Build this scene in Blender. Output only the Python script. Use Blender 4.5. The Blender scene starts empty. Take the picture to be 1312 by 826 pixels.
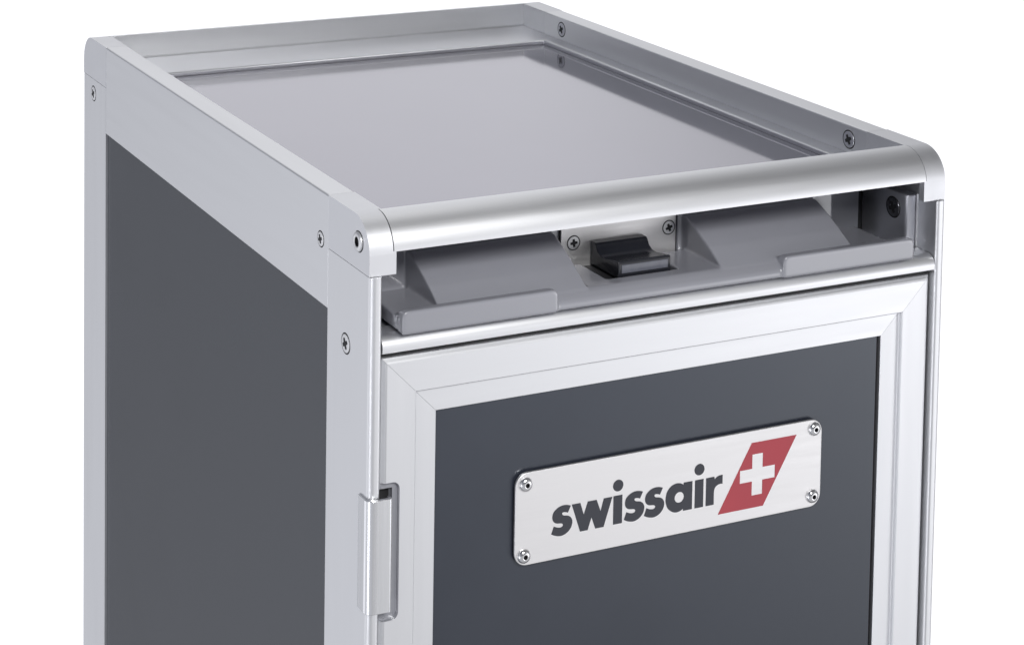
import bpy, bmesh, math
from mathutils import Vector, Matrix

S = 0.001
H = 1.03                      # height of the trolley top above its base, metres
ROOT = Vector((0.150, 0.201, 0.0))
scene = bpy.context.scene
COL = scene.collection

# ------------------------------------------------------------------ materials
def new_mat(name):
    m = bpy.data.materials.new(name); m.use_nodes = True
    nt = m.node_tree
    return m, nt, nt.nodes['Principled BSDF']

def ramp_noise(nt, scale, stretch, detail=4, rough=.55):
    tc = nt.nodes.new('ShaderNodeTexCoord')
    mp = nt.nodes.new('ShaderNodeMapping'); mp.inputs['Scale'].default_value = stretch
    no = nt.nodes.new('ShaderNodeTexNoise'); no.inputs['Scale'].default_value = scale
    no.inputs['Detail'].default_value = detail; no.inputs['Roughness'].default_value = rough
    nt.links.new(tc.outputs['Object'], mp.inputs['Vector']); nt.links.new(mp.outputs['Vector'], no.inputs['Vector'])
    return no.outputs['Fac']

def remap(nt, src, a, b, lo=.3, hi=.7):
    r = nt.nodes.new('ShaderNodeMapRange'); r.inputs['From Min'].default_value = lo; r.inputs['From Max'].default_value = hi
    r.inputs['To Min'].default_value = a; r.inputs['To Max'].default_value = b
    nt.links.new(src, r.inputs['Value']); return r.outputs['Result']

def mat(name, col, metal=0., rough=.4, var=.02, rvar=.04, stretch=(1, 1, 1), scale=60, bump=.0, bscale=2500, coat=0., spec=.5, aniso=0.):
    m, nt, p = new_mat(name)
    f = ramp_noise(nt, scale, stretch)
    mix = nt.nodes.new('ShaderNodeMix'); mix.data_type = 'RGBA'
    mix.inputs['A'].default_value = (*[c * (1 - var) for c in col], 1); mix.inputs['B'].default_value = (*[min(1, c * (1 + var)) for c in col], 1)
    nt.links.new(remap(nt, f, 0, 1), mix.inputs['Factor']); nt.links.new(mix.outputs['Result'], p.inputs['Base Color'])
    nt.links.new(remap(nt, f, rough - rvar, rough + rvar), p.inputs['Roughness'])
    p.inputs['Metallic'].default_value = metal
    p.inputs['Specular IOR Level'].default_value = spec
    if coat: p.inputs['Coat Weight'].default_value = coat; p.inputs['Coat Roughness'].default_value = .12
    if aniso: p.inputs['Anisotropic'].default_value = aniso
    if bump:
        g = ramp_noise(nt, bscale, stretch, 2)
        b = nt.nodes.new('ShaderNodeBump'); b.inputs['Strength'].default_value = bump; b.inputs['Distance'].default_value = .0001
        nt.links.new(g, b.inputs['Height']); nt.links.new(b.outputs['Normal'], p.inputs['Normal'])
    return m

ALU    = mat('anodised aluminium', (.82, .825, .84), 1, .45, .012, .03, (1, 1, .06), 160, .10, 1600)
ALU_X  = mat('anodised aluminium across', (.82, .825, .84), 1, .42, .012, .03, (.05, 1, 1), 200, .10, 1600)
ALU_Y  = mat('anodised aluminium lengthwise', (.82, .825, .84), 1, .45, .012, .03, (1, .05, 1), 160, .10, 1600)
CAST   = mat('satin cast corner', (.80, .805, .825), 1, .48, .012, .03, (1, 1, 1), 90, .16, 2600)
STEEL  = mat('brushed steel plate', (.86, .848, .845), 1, .46, .015, .05, (.04, 1, 1), 500, .12, 2500)
POLISH = mat('polished steel', (.82, .82, .83), 1, .16, .01, .04)
SCREWM = mat('screw steel', (.84, .84, .85), 1, .5, .01, .04)
LEDGE  = mat('satin ledge aluminium', (.76, .765, .79), 1, .40, .012, .03, (.1, 1, 1), 160, .08, 1600)
PANEL  = mat('dark slate laminate', (.027, .031, .043), 0, .24, .04, .03, (1, 1, 1), 25, .06, 3000, spec=.7)
FLOOR  = mat('glossy grey tray laminate', (.425, .417, .462), .85, .075, .01, .012, (1, 1, 1), 20)
PLAST  = mat('grey moulded plastic', (.265, .268, .296), 0, .17, .012, .02, (1, 1, 1), 30, .02, 6000, spec=.75, coat=.7)
BACKP  = mat('dull grey inner metal', (.21, .215, .24), .2, .45, .02, .03)
DARK   = mat('black core', (.012, .012, .014), 0, .6)
BLACKP = mat('black latch plastic', (.014, .015, .020), 0, .22, .05, .04, spec=.6)
SMOKE  = mat('smoky latch insert', (.11, .115, .14), 0, .18, .15, .05, (1, 1, 1), 200, spec=.7)
INK    = mat('charcoal ink', (.034, .036, .046), 0, .5, .03, .02)
RED    = mat('red enamel', (.40, .050, .066), 0, .5, .03, .02)
SLATEM = mat('dark bracket metal', (.60, .605, .65), .8, .36, .02, .03)

PANEL.node_tree.nodes['Principled BSDF'].inputs['Specular Tint'].default_value = (.90, .95, 1.0, 1)   # blue-grey laminate sheen

# ------------------------------------------------------------------ object helpers
def link(name, me, parent, bevel=None, seg=3, ang=30, props=None):
    o = bpy.data.objects.new(name, me); COL.objects.link(o)
    if parent: o.parent = parent
    if bevel:
        b = o.modifiers.new('bevel', 'BEVEL'); b.width = bevel * S; b.segments = seg; b.limit_method = 'ANGLE'
        b.angle_limit = math.radians(ang)
    if name != 'cut' and len(me.polygons) < 400:
        k = o.modifiers.new('normals', 'WEIGHTED_NORMAL'); k.keep_sharp = True; k.weight = 80
    return o

def w(p):                                   # millimetres from the trolley's top front left corner -> object space
    return Vector((p[0] * S, p[1] * S, H + p[2] * S)) - ROOT

def finish(bm, m, smooth=True, sharp=35):
    bmesh.ops.recalc_face_normals(bm, faces=bm.faces)
    me = bpy.data.meshes.new('mesh'); bm.to_mesh(me); bm.free()
    ms = m if isinstance(m, (list, tuple)) else [m]
    for k in ms: me.materials.append(k)
    if smooth:
        for p in me.polygons: p.use_smooth = True
        me.set_sharp_from_angle(angle=math.radians(sharp))
    return me

def bm_box(bm, a, b, mi=0):
    x0, y0, z0 = a; x1, y1, z1 = b
    vs = [bm.verts.new(w((x, y, z))) for x in (x0, x1) for y in (y0, y1) for z in (z0, z1)]
    for q in ((0, 1, 3, 2), (4, 6, 7, 5), (0, 4, 5, 1), (2, 3, 7, 6), (0, 2, 6, 4), (1, 5, 7, 3)):
        f = bm.faces.new([vs[i] for i in q]); f.material_index = mi

def bm_prism(bm, pts, axis, a, b, mi=0):
    """pts: profile in the two other axes in order (x: y,z) (y: x,z) (z: x,y)"""
    def P(p, t):
        return w({'x': (t, p[0], p[1]), 'y': (p[0], t, p[1]), 'z': (p[0], p[1], t)}[axis])
    A = [bm.verts.new(P(p, a)) for p in pts]; B = [bm.verts.new(P(p, b)) for p in pts]
    n = len(pts)
    for f in ([bm.faces.new(A), bm.faces.new(list(reversed(B)))] + [bm.faces.new((A[i], B[i], B[(i + 1) % n], A[(i + 1) % n])) for i in range(n)]):
        f.material_index = mi

def box(name, a, b, m, parent, bevel=None, seg=3):
    bm = bmesh.new(); bm_box(bm, a, b); return link(name, finish(bm, m), parent, bevel, seg)

def prism(name, pts, axis, a, b, m, parent, bevel=None, seg=3, ang=30, sharp=35):
    bm = bmesh.new(); bm_prism(bm, pts, axis, a, b); return link(name, finish(bm, m, sharp=sharp), parent, bevel, seg, ang)

def boolean(o, cutters, op='DIFFERENCE'):
    for c in cutters:
        k = o.modifiers.new('b', 'BOOLEAN'); k.operation = op; k.object = c; k.solver = 'EXACT'
    bpy.context.view_layer.update()
    dg = bpy.context.evaluated_depsgraph_get()
    me = bpy.data.meshes.new_from_object(o.evaluated_get(dg))
    for k in list(o.modifiers): o.modifiers.remove(k)
    o.data = me
    for p in me.polygons: p.use_smooth = True
    me.set_sharp_from_angle(angle=math.radians(35))
    for c in cutters: bpy.data.objects.remove(c)
    return o

def add_bevel(o, wd, seg=3, ang=30):
    b = o.modifiers.new('bevel', 'BEVEL'); b.width = wd * S; b.segments = seg; b.limit_method = 'ANGLE'
    b.angle_limit = math.radians(ang)
    k = o.modifiers.new('normals', 'WEIGHTED_NORMAL'); k.keep_sharp = True; k.weight = 80

def arc(cx, cy, r, a0, a1, n=10):
    return [(cx + r * math.cos(math.radians(a0 + (a1 - a0) * i / n)), cy + r * math.sin(math.radians(a0 + (a1 - a0) * i / n))) for i in range(n + 1)]

def lathe(bm, prof, n=32, mi=None):
    """prof: (radius, height) along local +z; returns verts"""
    rings = []
    for r, h in prof:
        if r <= 1e-6: rings.append([bm.verts.new((0, 0, h))])
        else: rings.append([bm.verts.new((r * math.cos(2 * math.pi * i / n), r * math.sin(2 * math.pi * i / n), h)) for i in range(n)])
    for j in range(len(rings) - 1):
        a, b = rings[j], rings[j + 1]
        for i in range(n):
            k = (i + 1) % n
            if len(a) == 1 and len(b) == 1: continue
            if len(b) == 1: f = bm.faces.new((a[i], a[k], b[0]))
            elif len(a) == 1: f = bm.faces.new((a[0], b[k], b[i]))
            else: f = bm.faces.new((a[i], a[k], b[k], b[i]))
            f.material_index = mi[j] if mi else 0

def place(bm, centre, normal, spin=0.):
    nz = Vector(normal).normalized()
    up = Vector((0, 0, 1)) if abs(nz.z) < .9 else Vector((0, 1, 0))
    x = up.cross(nz).normalized(); y = nz.cross(x)
    M = Matrix((x, y, nz)).transposed().to_4x4()
    R = Matrix.Rotation(spin, 4, 'Z')
    c = w(centre)
    for v in bm.verts:
        v.co = M @ (R @ (v.co * S)) + c

def screw(parent, centre, normal, r=4., spin=0., kind='cross', m=SCREWM, name='screw', ring=True):
    bm = bmesh.new()
    d = .45
    if kind == 'cross':
        # dark seat ring, then the head as a lathe, the cross recess's dark painted as a flat face on top
        lathe(bm, [(r * 1.16, .02), (r * 1.12, .10), (r * 1.0, .06)], 36, [1, 1])
        lathe(bm, [(r * 1.0, .03), (r * .98, .20), (r * .93, .30), (r * .5, .38), (0, .40)], 36, [0, 0, 0, 0])
        a, L = r * .17, r * .62
        pts = [(L, -a), (L, a), (a * 1.4, a * 1.4), (a, L), (-a, L), (-a * 1.4, a * 1.4), (-L, a), (-L, -a), (-a * 1.4, -a * 1.4), (-a, -L), (a, -L), (a * 1.4, -a * 1.4)]
        f = bm.faces.new([bm.verts.new((x, y, .44)) for x, y in pts]); f.material_index = 1
    else:
        # pan head with a hexagon socket
        lathe(bm, [(r * 1.10, .02), (r * 1.06, .12), (r * 1.0, .05)], 36, [1, 1])
        lathe(bm, [(r * 1.0, .05), (r * .99, .75), (r * .86, 1.15), (r * .70, 1.25), (r * .60, 1.22), (r * .50, .95)], 36, [0] * 5)
        lathe(bm, [(r * .50, .95), (r * .44, .1), (0, .05)], 6, [1, 1])
    place(bm, centre, normal, spin)
    return link(name, finish(bm, [m, DARK]), parent)

def rivet(parent, centre, normal):
    bm = bmesh.new()
    r = 3.25
    lathe(bm, [(r, 0), (r * .99, .35), (r * .90, .95), (r * .72, 1.45), (r * .50, 1.72), (r * .36, 1.78), (r * .31, 1.70), (r * .30, .3), (0, .25)], 36, [0, 0, 0, 0, 0, 0, 1, 1])
    place(bm, centre, normal)
    return link('rivet', finish(bm, [POLISH, DARK]), parent)

# ------------------------------------------------------------------ the trolley
W, D, T = 300., 402., 12.3
Y1 = 43.
root = bpy.data.objects.new('service_trolley', None); COL.objects.link(root)
root.location = ROOT; root.empty_display_size = .1
root['label'] = 'aluminium airline service trolley with dark slate panels and a riveted nameplate on its door'
root['category'] = 'trolley'

def mx(p): return [(W - a, b) for a, b in p]

# corner caps ---------------------------------------------------------------
cap_prof = [(Y1 - .04, 0)] + arc(16.5, -15.2, 15.2, 90, 172, 14) + [(1.3, -13.9)]
cap_prof = [(Y1 - .04, 0), (16.0, 0)] + arc(15.5, -15.0, 15.0, 88, 178, 16)[0:] + [(.5, -23.3), (Y1 - .04, -23.3)]
def cap(right, rear):
    o = prism('corner_cap', cap_prof, 'x', -.05, T, CAST, root, sharp=30)
    cs = []
    for a, b in (((10.9, -5, -13.6), (20, 16.2, 5)), ((6.0, 4.0, -40), (20, 50, -13.9))):
        bm = bmesh.new(); bm_box(bm, a, b); cs.append(link('cut', finish(bm, CAST), None)); cs[-1].location = ROOT
    boolean(o, cs)
    me = o.data
    flip = right != rear
    for v in me.vertices:
        if right: v.co.x = -v.co.x
        if rear: v.co.y = -v.co.y
    if flip: me.flip_normals()
    bmm = bmesh.new(); bmm.from_mesh(me)
    lay = bmm.edges.layers.float.new('bevel_weight_edge')
    ys = (Y1 - .04) * S - ROOT.y
    if rear: ys = -ys
    for e in bmm.edges:
        if len(e.link_faces) == 2 and e.calc_face_angle(0) > math.radians(40) and not all(abs(v.co.y - ys) < 2e-5 for v in e.verts):
            e[lay] = 1.0
    bmm.to_mesh(me); bmm.free()
    add_bevel(o, 1.15, 4, 40); o.modifiers['bevel'].limit_method = 'WEIGHT'
    return o
for rgt in (False, True):
    for rear in (False, True):
        cap(rgt, rear)
# bolts and screws on the outside (left side seen, right side alike)
for sx, nx in ((-.05, -1), (W + .05, 1)):
    screw(root, (sx, 11.4, -11.3), (nx, 0, 0), 4.2, .3, 'hex', name='cap_bolt')
    screw(root, (0 if nx < 0 else W, 51, -21.7), (nx, 0, 0), 3.2, .35, 'cross')
    screw(root, (0 if nx < 0 else W, 23.5, -59), (nx, 0, 0), 4.0, .5, 'cross')
    screw(root, (0 if nx < 0 else W, 382.4, -31.9), (nx, 0, 0), 4.0, .5, 'cross')

# posts -------------------------------------------------------------------
def post_prof():
    r = 2.6
    p = arc(r, r - 1.0, r, 180, 270, 8) + arc(5.4 - 1.4, 1.4 - 1.0, 1.4, 270, 360, 6)
    return p + [(5.4, 13.0), (6.0, 13.0), (6.0, Y1 - .1), (0, Y1 - .1)]
for rgt in (False, True):
    for rear in (False, True):
        p = post_prof()
        if rear: p = [(a, D - b) for a, b in p]
        if rgt: p = mx(p)
        prism('corner_post', p, 'z', -23.55, -1000, ALU, root, sharp=25)

# side rails: top rim with the header under it ------------------------------
for rgt in (False, True):
    r = 1.1
    p = arc(r, -r, r, 180, 90, 6) + arc(T - .8, -.8, .8, 90, 0, 4) + [(T, -14.2), (3.2, -14.2), (3.2, -50), (0, -50)]
    if rgt: p = mx(p)
    prism('side_rail', p, 'y', Y1 + .03, D - Y1 - .03, ALU_Y, root, .25, 2, 60, sharp=25)

# end rails: the rounded bars across front and rear -------------------------
for rear in (False, True):
    p = [(16.0, 0)] + arc(15.2, -14.8, 14.8, 90, 176, 20) + [(.5, -13.4), (3.0, -13.5), (3.0, -12.0), (13.8, -12.0), (13.8, -14.2), (16.0, -14.2)]
    if rear: p = [(D - a, b) for a, b in p]
    p2 = [(max(min(a, 1e9), -1e9), b) for a, b in p]
    prism('end_rail', p2, 'x', 11.25, W - 11.25, ALU_X, root, sharp=30)

# tray top: glossy sheet inside a raised satin ledge -------------------------
box('tray_sheet', (13, 17, -19), (W - 13, D - 17, -17.0), FLOOR, root)
bm = bmesh.new()
ox0, ox1, oy0, oy1 = 20.2, W - 20.2, 56., 345.
bm_box(bm, (T + .1, 16.2, -15.6), (W - T - .1, oy0, -14.0))
bm_box(bm, (T + .1, oy1, -15.6), (W - T - .1, D - 14.2, -14.0))
bm_box(bm, (T + .1, oy0, -15.6), (ox0, oy1, -14.0))
bm_box(bm, (ox1, oy0, -15.6), (W - T - .1, oy1, -14.0))
bmesh.ops.remove_doubles(bm, verts=bm.verts, dist=1e-6)
bm.free()
def frame_mesh():
    bm = bmesh.new()
    def ring(x0, x1, y0, y1, z): return [bm.verts.new(w(c)) for c in ((x0, y0, z), (x1, y0, z), (x1, y1, z), (x0, y1, z))]
    rings = [ring(T + .05, W - T - .05, 16.1, D - 14.2, -16.9), ring(T + .05, W - T - .05, 16.1, D - 14.2, -14.0),
             ring(ox0, ox1, oy0, oy1, -14.0), ring(ox0 + 1.0, ox1 - 1.0, oy0 + 1.0, oy1 - 1.0, -14.35), ring(ox0 + 1.4, ox1 - 1.4, oy0 + 1.4, oy1 - 1.4, -15.1), ring(ox0 + 1.0, ox1 - 1.0, oy0 + 1.0, oy1 - 1.0, -16.9)]
    for j in range(len(rings) - 1):
        for i in range(4):
            bm.faces.new((rings[j][i], rings[j][(i + 1) % 4], rings[j + 1][(i + 1) % 4], rings[j + 1][i]))
    return finish(bm, LEDGE, sharp=50)
link('tray_ledge', frame_mesh(), root)
# a shallow bead at the foot of the rear rim
prism('tray_bead', [(385.2, -13.95), (388.0, -13.95), (388.0, -11.9), (387.2, -11.9), (386.4, -12.6)], 'x', T + .1, W - T - .1, LEDGE, root)
# countersunk screws on the inside of the rim
for y in (57., 338.):
    screw(root, (W - T, y, -7.3), (-1, 0, 0), 4.1, .5, 'cross', m=SLATEM)
    screw(root, (T, y, -7.3), (1, 0, 0), 4.1, .5, 'cross', m=SLATEM)

# body: side panels, rear panel, core ---------------------------------------
for rgt in (False, True):
    a, b = (1.2, 3.1) if not rgt else (W - 3.1, W - 1.2)
    box('side_panel', (a, Y1 - 1.5, -1000), (b, D - Y1 + 1.5, -48.0), PANEL, root)
box('rear_panel', (5.5, D - 4, -1000), (W - 5.5, D - 1.5, -15), PANEL, root)
box('inner_body', (6.2, 46., -998), (W - 6.2, D - 5, -19.2), DARK, root)
box('base_plate', (.5, .5, -1030), (W - .5, D - .5, -1000.2), ALU, root, 2)

# cavity behind the handle ----------------------------------------------------
box('cavity_wall', (6.4, 40.5, -57), (281.5, 44, -19.3), BACKP, root)
box('cavity_floor', (6.0, 2.0, -52.5), (W - 6.0, 45.5, -50.2), BACKP, root)
bm = bmesh.new()
bm_prism(bm, [(294.2, 46), (294.2, 14.5), (293.4, 13.0), (290.6, 12.8), (288.8, 13.4), (288.0, 15.0), (288.0, 46)], 'z', -50, -23.8)
br = link('side_bracket', finish(bm, SLATEM, sharp=50), root, .5, 2)
screw(br, (288.0, 22.6, -31.8), (-1, 0, 0), 4.5, .4, 'cross', m=mat('blackened steel', (.22, .22, .24), 1, .3))
bm = bmesh.new()
bm_prism(bm, mx([(294.2, 46), (294.2, 14.5), (293.4, 13.0), (290.6, 12.8), (288.8, 13.4), (288.0, 15.0), (288.0, 46)]), 'z', -50, -23.8)
br2 = link('side_bracket', finish(bm, SLATEM, sharp=50), root, .5, 2)

# lower cross bar --------------------------------------------------------------
p = [(12, -49.3), (7.0, -49.3)] + arc(4.4, -54.6, 5.4, 78, 176, 12) + [(-.9, -56.0), (-.3, -56.4), (12, -56.4)]
prism('cross_bar', p, 'x', 5.8, W - 5.9, ALU_X, root, sharp=30)
box('door_seal', (6.0, 3.0, -58.8), (W - 6.0, 12, -56.5), DARK, root)

# pull handle ------------------------------------------------------------------
hd = prism('pull_handle', [(33.0, -42.0), (3.5, -42.0), (1.2, -43.0), (-.8, -44.6), (-1.8, -46.0), (-1.8, -48.6), (33.0, -48.6)], 'x', 14.2, 273., PLAST, root, 1.0, 3)
bm = bmesh.new(); bm_box(bm, (120.5, 10.2, -46.5), (158, 40, -30)); c1 = link('cut', finish(bm, PLAST), None); c1.location = ROOT
hd.modifiers.clear(); boolean(hd, [c1])
mould = [hd]
def lip(x0, x1):
    # front lip, rounded in its own plane
    r = 2.6
    top = -38.9
    pr = [(x0 + .0, -48.9 + .9), (x0 + .9, -48.9), (x1 - .9, -48.9), (x1, -48.0)] + arc(x1 - r, top - r, r, 0, 90, 6) + arc(x0 + r, top - r, r, 90, 180, 6)
    mould.append(prism('cut', pr, 'y', -2.6, 1.9, PLAST, None))
    mould.append(prism('cut', [(1.4, -39.5), (1.4, -43), (6.2, -43), (6.2, -42.2)], 'x', x0 + .3, x1 - .6, PLAST, None))
lip(14.0, 88.6); lip(206.2, 280.2)
def wedge(x0, x1):
    pts = [(2.2, -42.3)]
    n = 10
    for i in range(n + 1):
        t = i / n
        y = 2.4 + (30.2 - 2.4) * t
        z = -42.0 + 15.2 * (t + .05 * math.sin(math.pi * t))
        pts.append((y, z))
    pts += [(32.2, -26.2), (36.0, -26.2), (36.0, -42.3)]
    mould.append(prism('cut', pts, 'x', x0, x1, PLAST, None))
wedge(33.8, 106.3); wedge(176.2, 249.6)
for a_, b_ in ((14.5, 110.8), (174.0, 262.5)):
    mould.append(box('cut', (a_, 32.5, -48.4), (b_, 39.0, -43.0), PLAST, None)); mould.append(box('cut', (a_, 35.6, -48.4), (b_, 39.0, -17.5), PLAST, None))
# the pieces are fused into one skin whose edges and inner corners are then rounded, as a moulding's are
bm = bmesh.new()
for o_ in mould: bm.from_mesh(o_.data)
for o_ in mould[1:]: bpy.data.objects.remove(o_)
hd.data = finish(bm, PLAST)
k = hd.modifiers.new('fuse', 'REMESH'); k.mode = 'VOXEL'; k.voxel_size = .00045; k.use_smooth_shade = True
k = hd.modifiers.new('round', 'SMOOTH'); k.factor = .5; k.iterations = 14
bpy.context.view_layer.update()
me = bpy.data.meshes.new_from_object(hd.evaluated_get(bpy.context.evaluated_depsgraph_get()))
hd.modifiers.clear(); hd.data = me
for p_ in me.polygons: p_.use_smooth = True
# latch plate with two screws
lp = box('latch_plate', (111.6, 35.2, -45.0), (172.8, 36.6, -17.5), STEEL, root, .25, 2)
box('latch_backing', (110.9, 36.7, -48.4), (173.9, 39.0, -17.5), DARK, lp)
screw(lp, (118.1, 35.2, -32.9), (0, -1, 0), 3.0, .1, 'cross')
screw(lp, (168.9, 35.2, -31.6), (0, -1, 0), 3.0, .35, 'cross')
# black slide latch
lt = prism('slide_latch', [(35.0, -32.9), (31.0, -32.9), (30.2, -33.6), (28.6, -36.0), (26.0, -37.4), (22.5, -37.6), (11.6, -35.6), (11.0, -36.4), (11.0, -43.4), (35.0, -43.4)], 'x', 127.0, 154.4, BLACKP, root, .5, 3)
box('latch_window', (128.6, 10.7, -41.0), (152.8, 11.3, -37.2), SMOKE, lt, .2, 2)
box('slot_dark_liner', (120.8, 10.4, -46.3), (157.8, 36, -44.2), DARK, lt)  # black liner added to deepen the shade in the latch slot

# door ---------------------------------------------------------------------------
door = bpy.data.objects.new('door', None); COL.objects.link(door); door.parent = root
dx0, dx1, dz0, dz1 = 6.3, W - 6.3, -58.9, -985.
prof = [(0, 4.6), (0, 3.6), (.6, 2.4), (1.9, 1.25), (2.7, 1.0), (16.0, 1.0), (16.5, 1.45), (16.5, 2.9), (16.7, 3.1), (26.6, 3.1), (26.8, 3.3), (26.8, 8), (0, 8)]
def stile(which):
    bm = bmesh.new()
    A, B = [], []
    g = .06
    for wv, y in prof:
        if which == 'top': a, b = (dx0 + wv + g, y, dz0 - wv), (dx1 - wv - g, y, dz0 - wv)
        if which == 'bottom': a, b = (dx0 + wv + g, y, dz1 + wv), (dx1 - wv - g, y, dz1 + wv)
        if which == 'left': a, b = (dx0 + wv, y, dz0 - wv - g), (dx0 + wv, y, dz1 + wv + g)
        if which == 'right': a, b = (dx1 - wv, y, dz0 - wv - g), (dx1 - wv, y, dz1 + wv + g)
        A.append(bm.verts.new(w(a))); B.append(bm.verts.new(w(b)))
    n = len(prof)
    bm.faces.new(A); bm.faces.new(list(reversed(B)))
    for i in range(n): bm.faces.new((A[i], B[i], B[(i + 1) % n], A[(i + 1) % n]))
    return link('frame_profile', finish(bm, ALU_X if which in ('top', 'bottom') else ALU, smooth=False), door)
for k in ('top', 'right', 'bottom'): stile(k)
ls = stile('left')
r = 3.2
nx1 = 15.4
pr = [(2.0, -172.4)] + arc(nx1 - r, -172.4 + r, r, 270, 360, 8) + arc(nx1 - r, -112.6 - r, r, 0, 90, 8) + [(2.0, -112.6)]
bm = bmesh.new(); bm_prism(bm, pr, 'y', -5, 9.2); c = link('cut', finish(bm, ALU), None); c.location = ROOT
boolean(ls, [c])
for q in ls.data.polygons: q.use_smooth = False
ln = prism('hinge_recess', [(a - (.05 if a > 3 else -4.2), b) for a, b in pr], 'y', 3.0, 7.0, PLAST, door)
bm = bmesh.new(); bm_box(bm, (2, -1, -169.2), (12.8, 6.4, -115.6)); c = link('cut', finish(bm, DARK), None); c.location = ROOT
boolean(ln, [c])
box('hinge_gap_shade', (6.4, 6.2, -169.1), (12.7, 6.9, -115.7), DARK, ln)  # black sheet painting in the shade beside the hinge leaf
box('door_backing', (8, 7.2, -984), (W - 8, 12, -62), DARK, door)
box('door_panel', (dx0 + 27.0, 4.4, dz1 + 27), (dx1 - 28.2, 6.6, dz0 - 26.9), PANEL, door)
# mitre seams: hairline filler behind the joint
# hinge --------------------------------------------------------------------------
def hinge(z0, z1):
    t = 1.4
    outer = [(-1.0, 7.2)] + arc(2.4, .6, 3.6, 180, 262, 10) + [(3.6, -3.1), (9.2, -3.1)] + arc(9.2, -1.9, 1.2, 270, 350, 4)
    inner = [(10.2, 0.4), (9.0, .4), (8.8, -1.4), (2.9, -1.4), (.6, .2), (.3, 1.2), (.3, 7.2)]
    h = prism('door_hinge', outer + inner, 'z', z0, z1, POLISHED_ALU, root, .35, 2, 40, sharp=30)
    return h
POLISHED_ALU = mat('bright hinge aluminium', (.86, .865, .88), 1, .26, .012, .03, (1, 1, .04), 300, .10, 1600)
hinge(-117.6, -166.4)
hinge(-800, -850)

# nameplate ----------------------------------------------------------------------
px0, px1, pz0, pz1, R = 71.6, 233.4, -161.0, -119.6, 6.0
py0, py1 = 1.9, 3.3
pr = arc(px1 - R, pz0 + R, R, 270, 360, 8) + arc(px1 - R, pz1 - R, R, 0, 90, 8) + arc(px0 + R, pz1 - R, R, 90, 180, 8) + arc(px0 + R, pz0 + R, R, 180, 270, 8)
plate = prism('name_plate', pr, 'y', py0, py1, STEEL, root, .25, 2)
plate['label'] = 'brushed metal plate reading swissair with a red and white cross emblem'
c = [(px0 + R + (a - px0 - R) * .97, b) for a, b in pr]
def inset(p, d):
    cx, cz = (px0 + px1) / 2, (pz0 + pz1) / 2
    return [(cx + (a - cx) * (1 - d / ((px1 - px0) / 2)), cz + (b - cz) * (1 - d / ((pz1 - pz0) / 2))) for a, b in p]
prism('plate_spacer', inset(pr, .5), 'y', py1 + .02, 4.35, DARK, plate)
for x, z in ((76.6, -124.7), (76.2, -156.6), (229.0, -124.0), (228.8, -155.9)):
    rivet(plate, (x, py0, z), (0, -1, 0))

def flat_shape(name, splines, m, parent, y=py0, th=.05):
    """filled lettering from closed outlines in plate coordinates; a corner is marked by a third value"""
    cu = bpy.data.curves.new('c', 'CURVE'); cu.dimensions = '2D'; cu.fill_mode = 'BOTH'; cu.extrude = th * S; cu.resolution_u = 10
    for sp in splines:
        s = cu.splines.new('BEZIER'); s.bezier_points.add(len(sp) - 1); s.use_cyclic_u = True
        n = len(sp)
        for i, q in enumerate(sp):
            bp = s.bezier_points[i]; co = Vector((q[0] * S, q[1] * S, 0)); bp.co = co
            pv, nx = sp[i - 1], sp[(i + 1) % n]
            P, N = Vector((pv[0] * S, pv[1] * S, 0)), Vector((nx[0] * S, nx[1] * S, 0))
            corner = len(q) > 2
            bp.handle_left_type = bp.handle_right_type = 'FREE'
            if corner:
                bp.handle_left = co + (P - co) / 3; bp.handle_right = co + (N - co) / 3
            else:
                t = (N - P).normalized()
                bp.handle_left = co - t * (co - P).length / 3; bp.handle_right = co + t * (N - co).length / 3
    o = bpy.data.objects.new('tmp', cu); COL.objects.link(o)
    bpy.context.view_layer.update()
    dg = bpy.context.evaluated_depsgraph_get()
    me = bpy.data.meshes.new_from_object(o.evaluated_get(dg)); bpy.data.objects.remove(o)
    for v in me.vertices:
        x, z, d = v.co.x / S, v.co.y / S, v.co.z / S
        v.co = w((x, y - .02 + d - .03, z))
    me.materials.clear(); me.materials.append(m)
    return link(name, me, parent)
C = 1
s_out = [(136.36, -138.02, C), (135.23, -137.62), (134.04, -137.36), (132.57, -137.27), (130.8, -137.56), (129.06, -138.43), (127.77, -139.63), (127.17, -141.21), (127.22, -142.77), (127.72, -143.89), (128.62, -144.65), (129.8, -145.01), (131.13, -145.17), (132.02, -145.42), (132.54, -146.03), (132.2, -146.7), (131.47, -147.01), (130.44, -146.96), (129.25, -146.62), (127.92, -146.05, C), (126.67, -149.36, C), (128.16, -150.14), (129.94, -150.69), (131.71, -150.87), (133.47, -150.48), (135.22, -149.49), (136.52, -148.02), (137.16, -146.31), (137.18, -144.76), (136.56, -143.48), (135.65, -142.67), (134.46, -142.21), (132.82, -141.87), (132.13, -141.29), (132.06, -140.63), (132.79, -140.43), (133.83, -140.6), (134.87, -140.98, C)]
def sh(p, d): return [(q[0] + d,) + tuple(q[1:]) for q in p]
def poly(p): return [(a, b, C) for a, b in p]
def circ(cx, cz, r): return [(cx + r * math.cos(k * math.pi / 4), cz + r * math.sin(k * math.pi / 4)) for k in range(8)]
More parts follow.
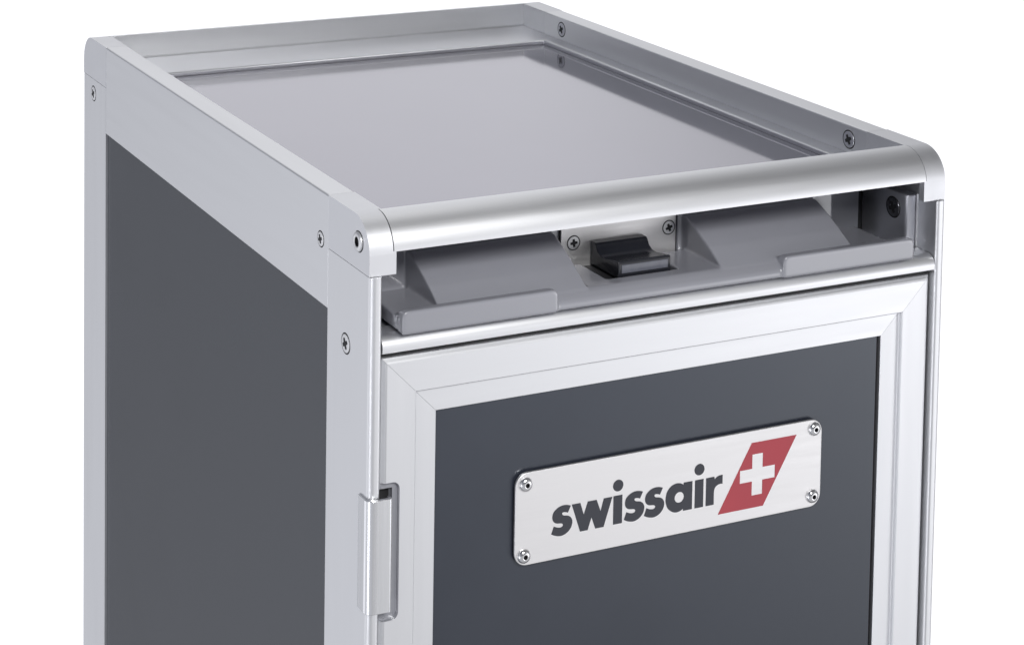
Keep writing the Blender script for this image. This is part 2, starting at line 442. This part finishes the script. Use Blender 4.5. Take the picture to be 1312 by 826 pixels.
letters = [
    [sh(s_out, -37.0)],
    [poly([(99.8, -137.7), (104.16, -137.7), (106.01, -143.3), (107.95, -137.7), (112.45, -137.7), (114.55, -143.2), (116.11, -137.7), (120.5, -137.7), (116.24, -150.65), (112.0, -150.65), (109.95, -145.2), (108.1, -150.65), (104.25, -150.65)])],
    [poly([(121.1, -137.6), (125.7, -137.6), (125.7, -150.55), (121.1, -150.55)]), circ(123.4, -133.1, 2.65)],
    [s_out], [sh(s_out, 10.45)],
    [[(162.5, -137.6, C), (162.5, -150.6, C), (157.75, -150.6, C), (157.7, -149.6, C), (156.1, -150.42), (153.9, -150.7), (151.68, -149.95), (149.55, -148.07), (148.5, -145.4), (148.45, -143.0), (149.1, -140.5), (150.98, -138.36), (153.4, -137.4), (155.37, -137.46), (156.99, -138.0), (157.75, -138.6, C), (157.86, -137.6, C)], circ(155.6, -144.0, 2.45)],
    [poly([(163.9, -137.6), (168.45, -137.6), (168.45, -150.6), (163.9, -150.6)]), circ(166.15, -132.95, 2.65)],
    [[(169.85, -137.6, C), (174.25, -137.6, C), (174.5, -138.9, C), (175.5, -138.0), (176.9, -137.5), (178.75, -137.4, C), (178.75, -141.55, C), (177.3, -141.45), (175.7, -141.95), (174.6, -143.0), (174.2, -144.6), (174.2, -150.6, C), (169.85, -150.6, C)]],
]
for L in letters: flat_shape('letter', L, INK, plate)
cross = [(194.8, -130.7), (200.6, -130.7), (200.6, -137.35), (207.4, -137.35), (207.4, -143.35), (200.6, -143.35), (200.6, -149.95), (194.8, -149.95), (194.8, -143.35), (188.2, -143.35), (188.2, -137.35), (194.8, -137.35)]
flat_shape('cross_emblem', [poly([(194.3, -125.2), (219.1, -125.2), (201.2, -155.7), (176.6, -155.7)]), poly(cross)], RED, plate)

# ------------------------------------------------------------------ camera
Cc = Vector((-.3544133, -.7553611, H + .2552111)); rx, rz, ry = -.0698, .4186, .0103
F, CX, CY = 2636.777, 656 - 226.8704, 413 - 737.5721
f = Vector((math.sin(rz) * math.cos(rx), math.cos(rz) * math.cos(rx), math.sin(rx)))
r0 = Vector((math.cos(rz), -math.sin(rz), 0)); u0 = r0.cross(f)
c_, s_ = math.cos(ry), math.sin(ry)
rr = c_ * r0 + s_ * u0; uu = -s_ * r0 + c_ * u0
cam = bpy.data.cameras.new('camera'); co = bpy.data.objects.new('camera', cam); COL.objects.link(co)
co.matrix_world = Matrix((rr, uu, -f)).transposed().to_4x4(); co.location = Cc
cam.sensor_width = 36; cam.lens = 36 * F / 1312
cam.shift_x = (656 - CX) / 1312; cam.shift_y = (CY - 413) / 1312
cam.clip_start = .05; cam.clip_end = 100
scene.camera = co

# ------------------------------------------------------------------ studio surround (world) and lamps
world = bpy.data.worlds.new('World'); scene.world = world; world.use_nodes = True
nt = world.node_tree; bg = nt.nodes['Background']
tc = nt.nodes.new('ShaderNodeTexCoord'); sx = nt.nodes.new('ShaderNodeSeparateXYZ'); nt.links.new(tc.outputs['Generated'], sx.inputs[0])
def M(op, a, b=None):
    n = nt.nodes.new('ShaderNodeMath'); n.operation = op
    for i, v in enumerate((a, b)):
        if v is None: continue
        if isinstance(v, (int, float)): n.inputs[i].default_value = v
        else: nt.links.new(v, n.inputs[i])
    return n.outputs[0]
def ss(v, a, b):
    n = nt.nodes.new('ShaderNodeMapRange'); n.interpolation_type = 'SMOOTHSTEP'
    n.inputs['From Min'].default_value = a; n.inputs['From Max'].default_value = b; nt.links.new(v, n.inputs['Value']); return n.outputs['Result']
X, Y, Z = sx.outputs
def lobe(d, k, a):
    d = Vector(d).normalized()
    dot = M('ADD', M('ADD', M('MULTIPLY', X, d.x), M('MULTIPLY', Y, d.y)), M('MULTIPLY', Z, d.z))
    return M('MULTIPLY', M('EXPONENT', M('MULTIPLY', M('SUBTRACT', dot, 1), k)), a)
def sky(terms):
    t = terms[0]
    for q in terms[1:]: t = M('ADD', t, q)
    return t
def inv(v): return M('SUBTRACT', 1, v)
def prod(*a):
    t = a[0]
    for q in a[1:]: t = M('MULTIPLY', t, q)
    return t
backhalf = ss(Y, -.05, .35); fronthalf = inv(ss(Y, -.45, .0))
right = ss(X, -.02, .24)
val = sky([
    M('ADD', .18, 0),
    prod(backhalf, right, inv(ss(Z, -.16, -.02)), .98),                            # white sweep behind
    prod(backhalf, ss(X, -.46, .06), ss(Z, -.16, -.02), inv(ss(Z, .58, .92)), inv(ss(X, .46, .76)), .74),      # its upper part
    prod(fronthalf, inv(ss(Z, -.20, .06)), .31),                             # bright floor in front
    lobe((-.40, .70, -.65), 12, .12),
    lobe((.60, -.70, .42), 12, .17), lobe((-.97, -.12, -.15), 10, .66), lobe((-.84, -.42, -.30), 200, 9),
    lobe((.71, -.68, -.17), 36, 3.0),                                        # strip light front right
    prod(ss(Y, .1, .5), inv(ss(X, -.60, -.20)), inv(ss(Z, -.15, .12)), .78),  # left
    prod(fronthalf, ss(Z, .45, .75), -.10),
])
val = M('MAXIMUM', val, .05)
col = nt.nodes.new('ShaderNodeCombineColor')
nt.links.new(M('MULTIPLY', val, .99), col.inputs[0]); nt.links.new(M('ADD', M('MULTIPLY', val, .995), M('MULTIPLY', inv(ss(X, -.4, .0)), .008)), col.inputs[1]); nt.links.new(M('ADD', M('MULTIPLY', val, 1.03), M('MULTIPLY', inv(ss(X, -.4, .0)), .030)), col.inputs[2])
nt.links.new(col.outputs[0], bg.inputs['Color']); bg.inputs['Strength'].default_value = 1.0

def area(name, loc, target, size, power):
    l = bpy.data.lights.new(name, 'AREA'); l.shape = 'RECTANGLE'; l.size, l.size_y = size; l.energy = power
    o = bpy.data.objects.new(name, l); COL.objects.link(o); o.location = loc
    o.rotation_euler = (Vector(target) - Vector(loc)).to_track_quat('-Z', 'Y').to_euler(); return o
area('overhead_fill', (.16, .36, H + 1.0), (.16, .36, 0), (.92, .72), 1.5)  # added overhead lamp, lightens the tops of the rails
area('key_softbox', (.02, -.95, H + .62), (.085, .0, H - .045), (.30, .30), .58)
bpy.data.lights['key_softbox'].spread = math.radians(38)      # spread narrowed to keep this lamp off the rear rim wall

scene.view_settings.view_transform = 'Standard'; scene.view_settings.look = 'None'
scene.view_settings.exposure = 0; scene.view_settings.gamma = 1
scene.render.film_transparent = False
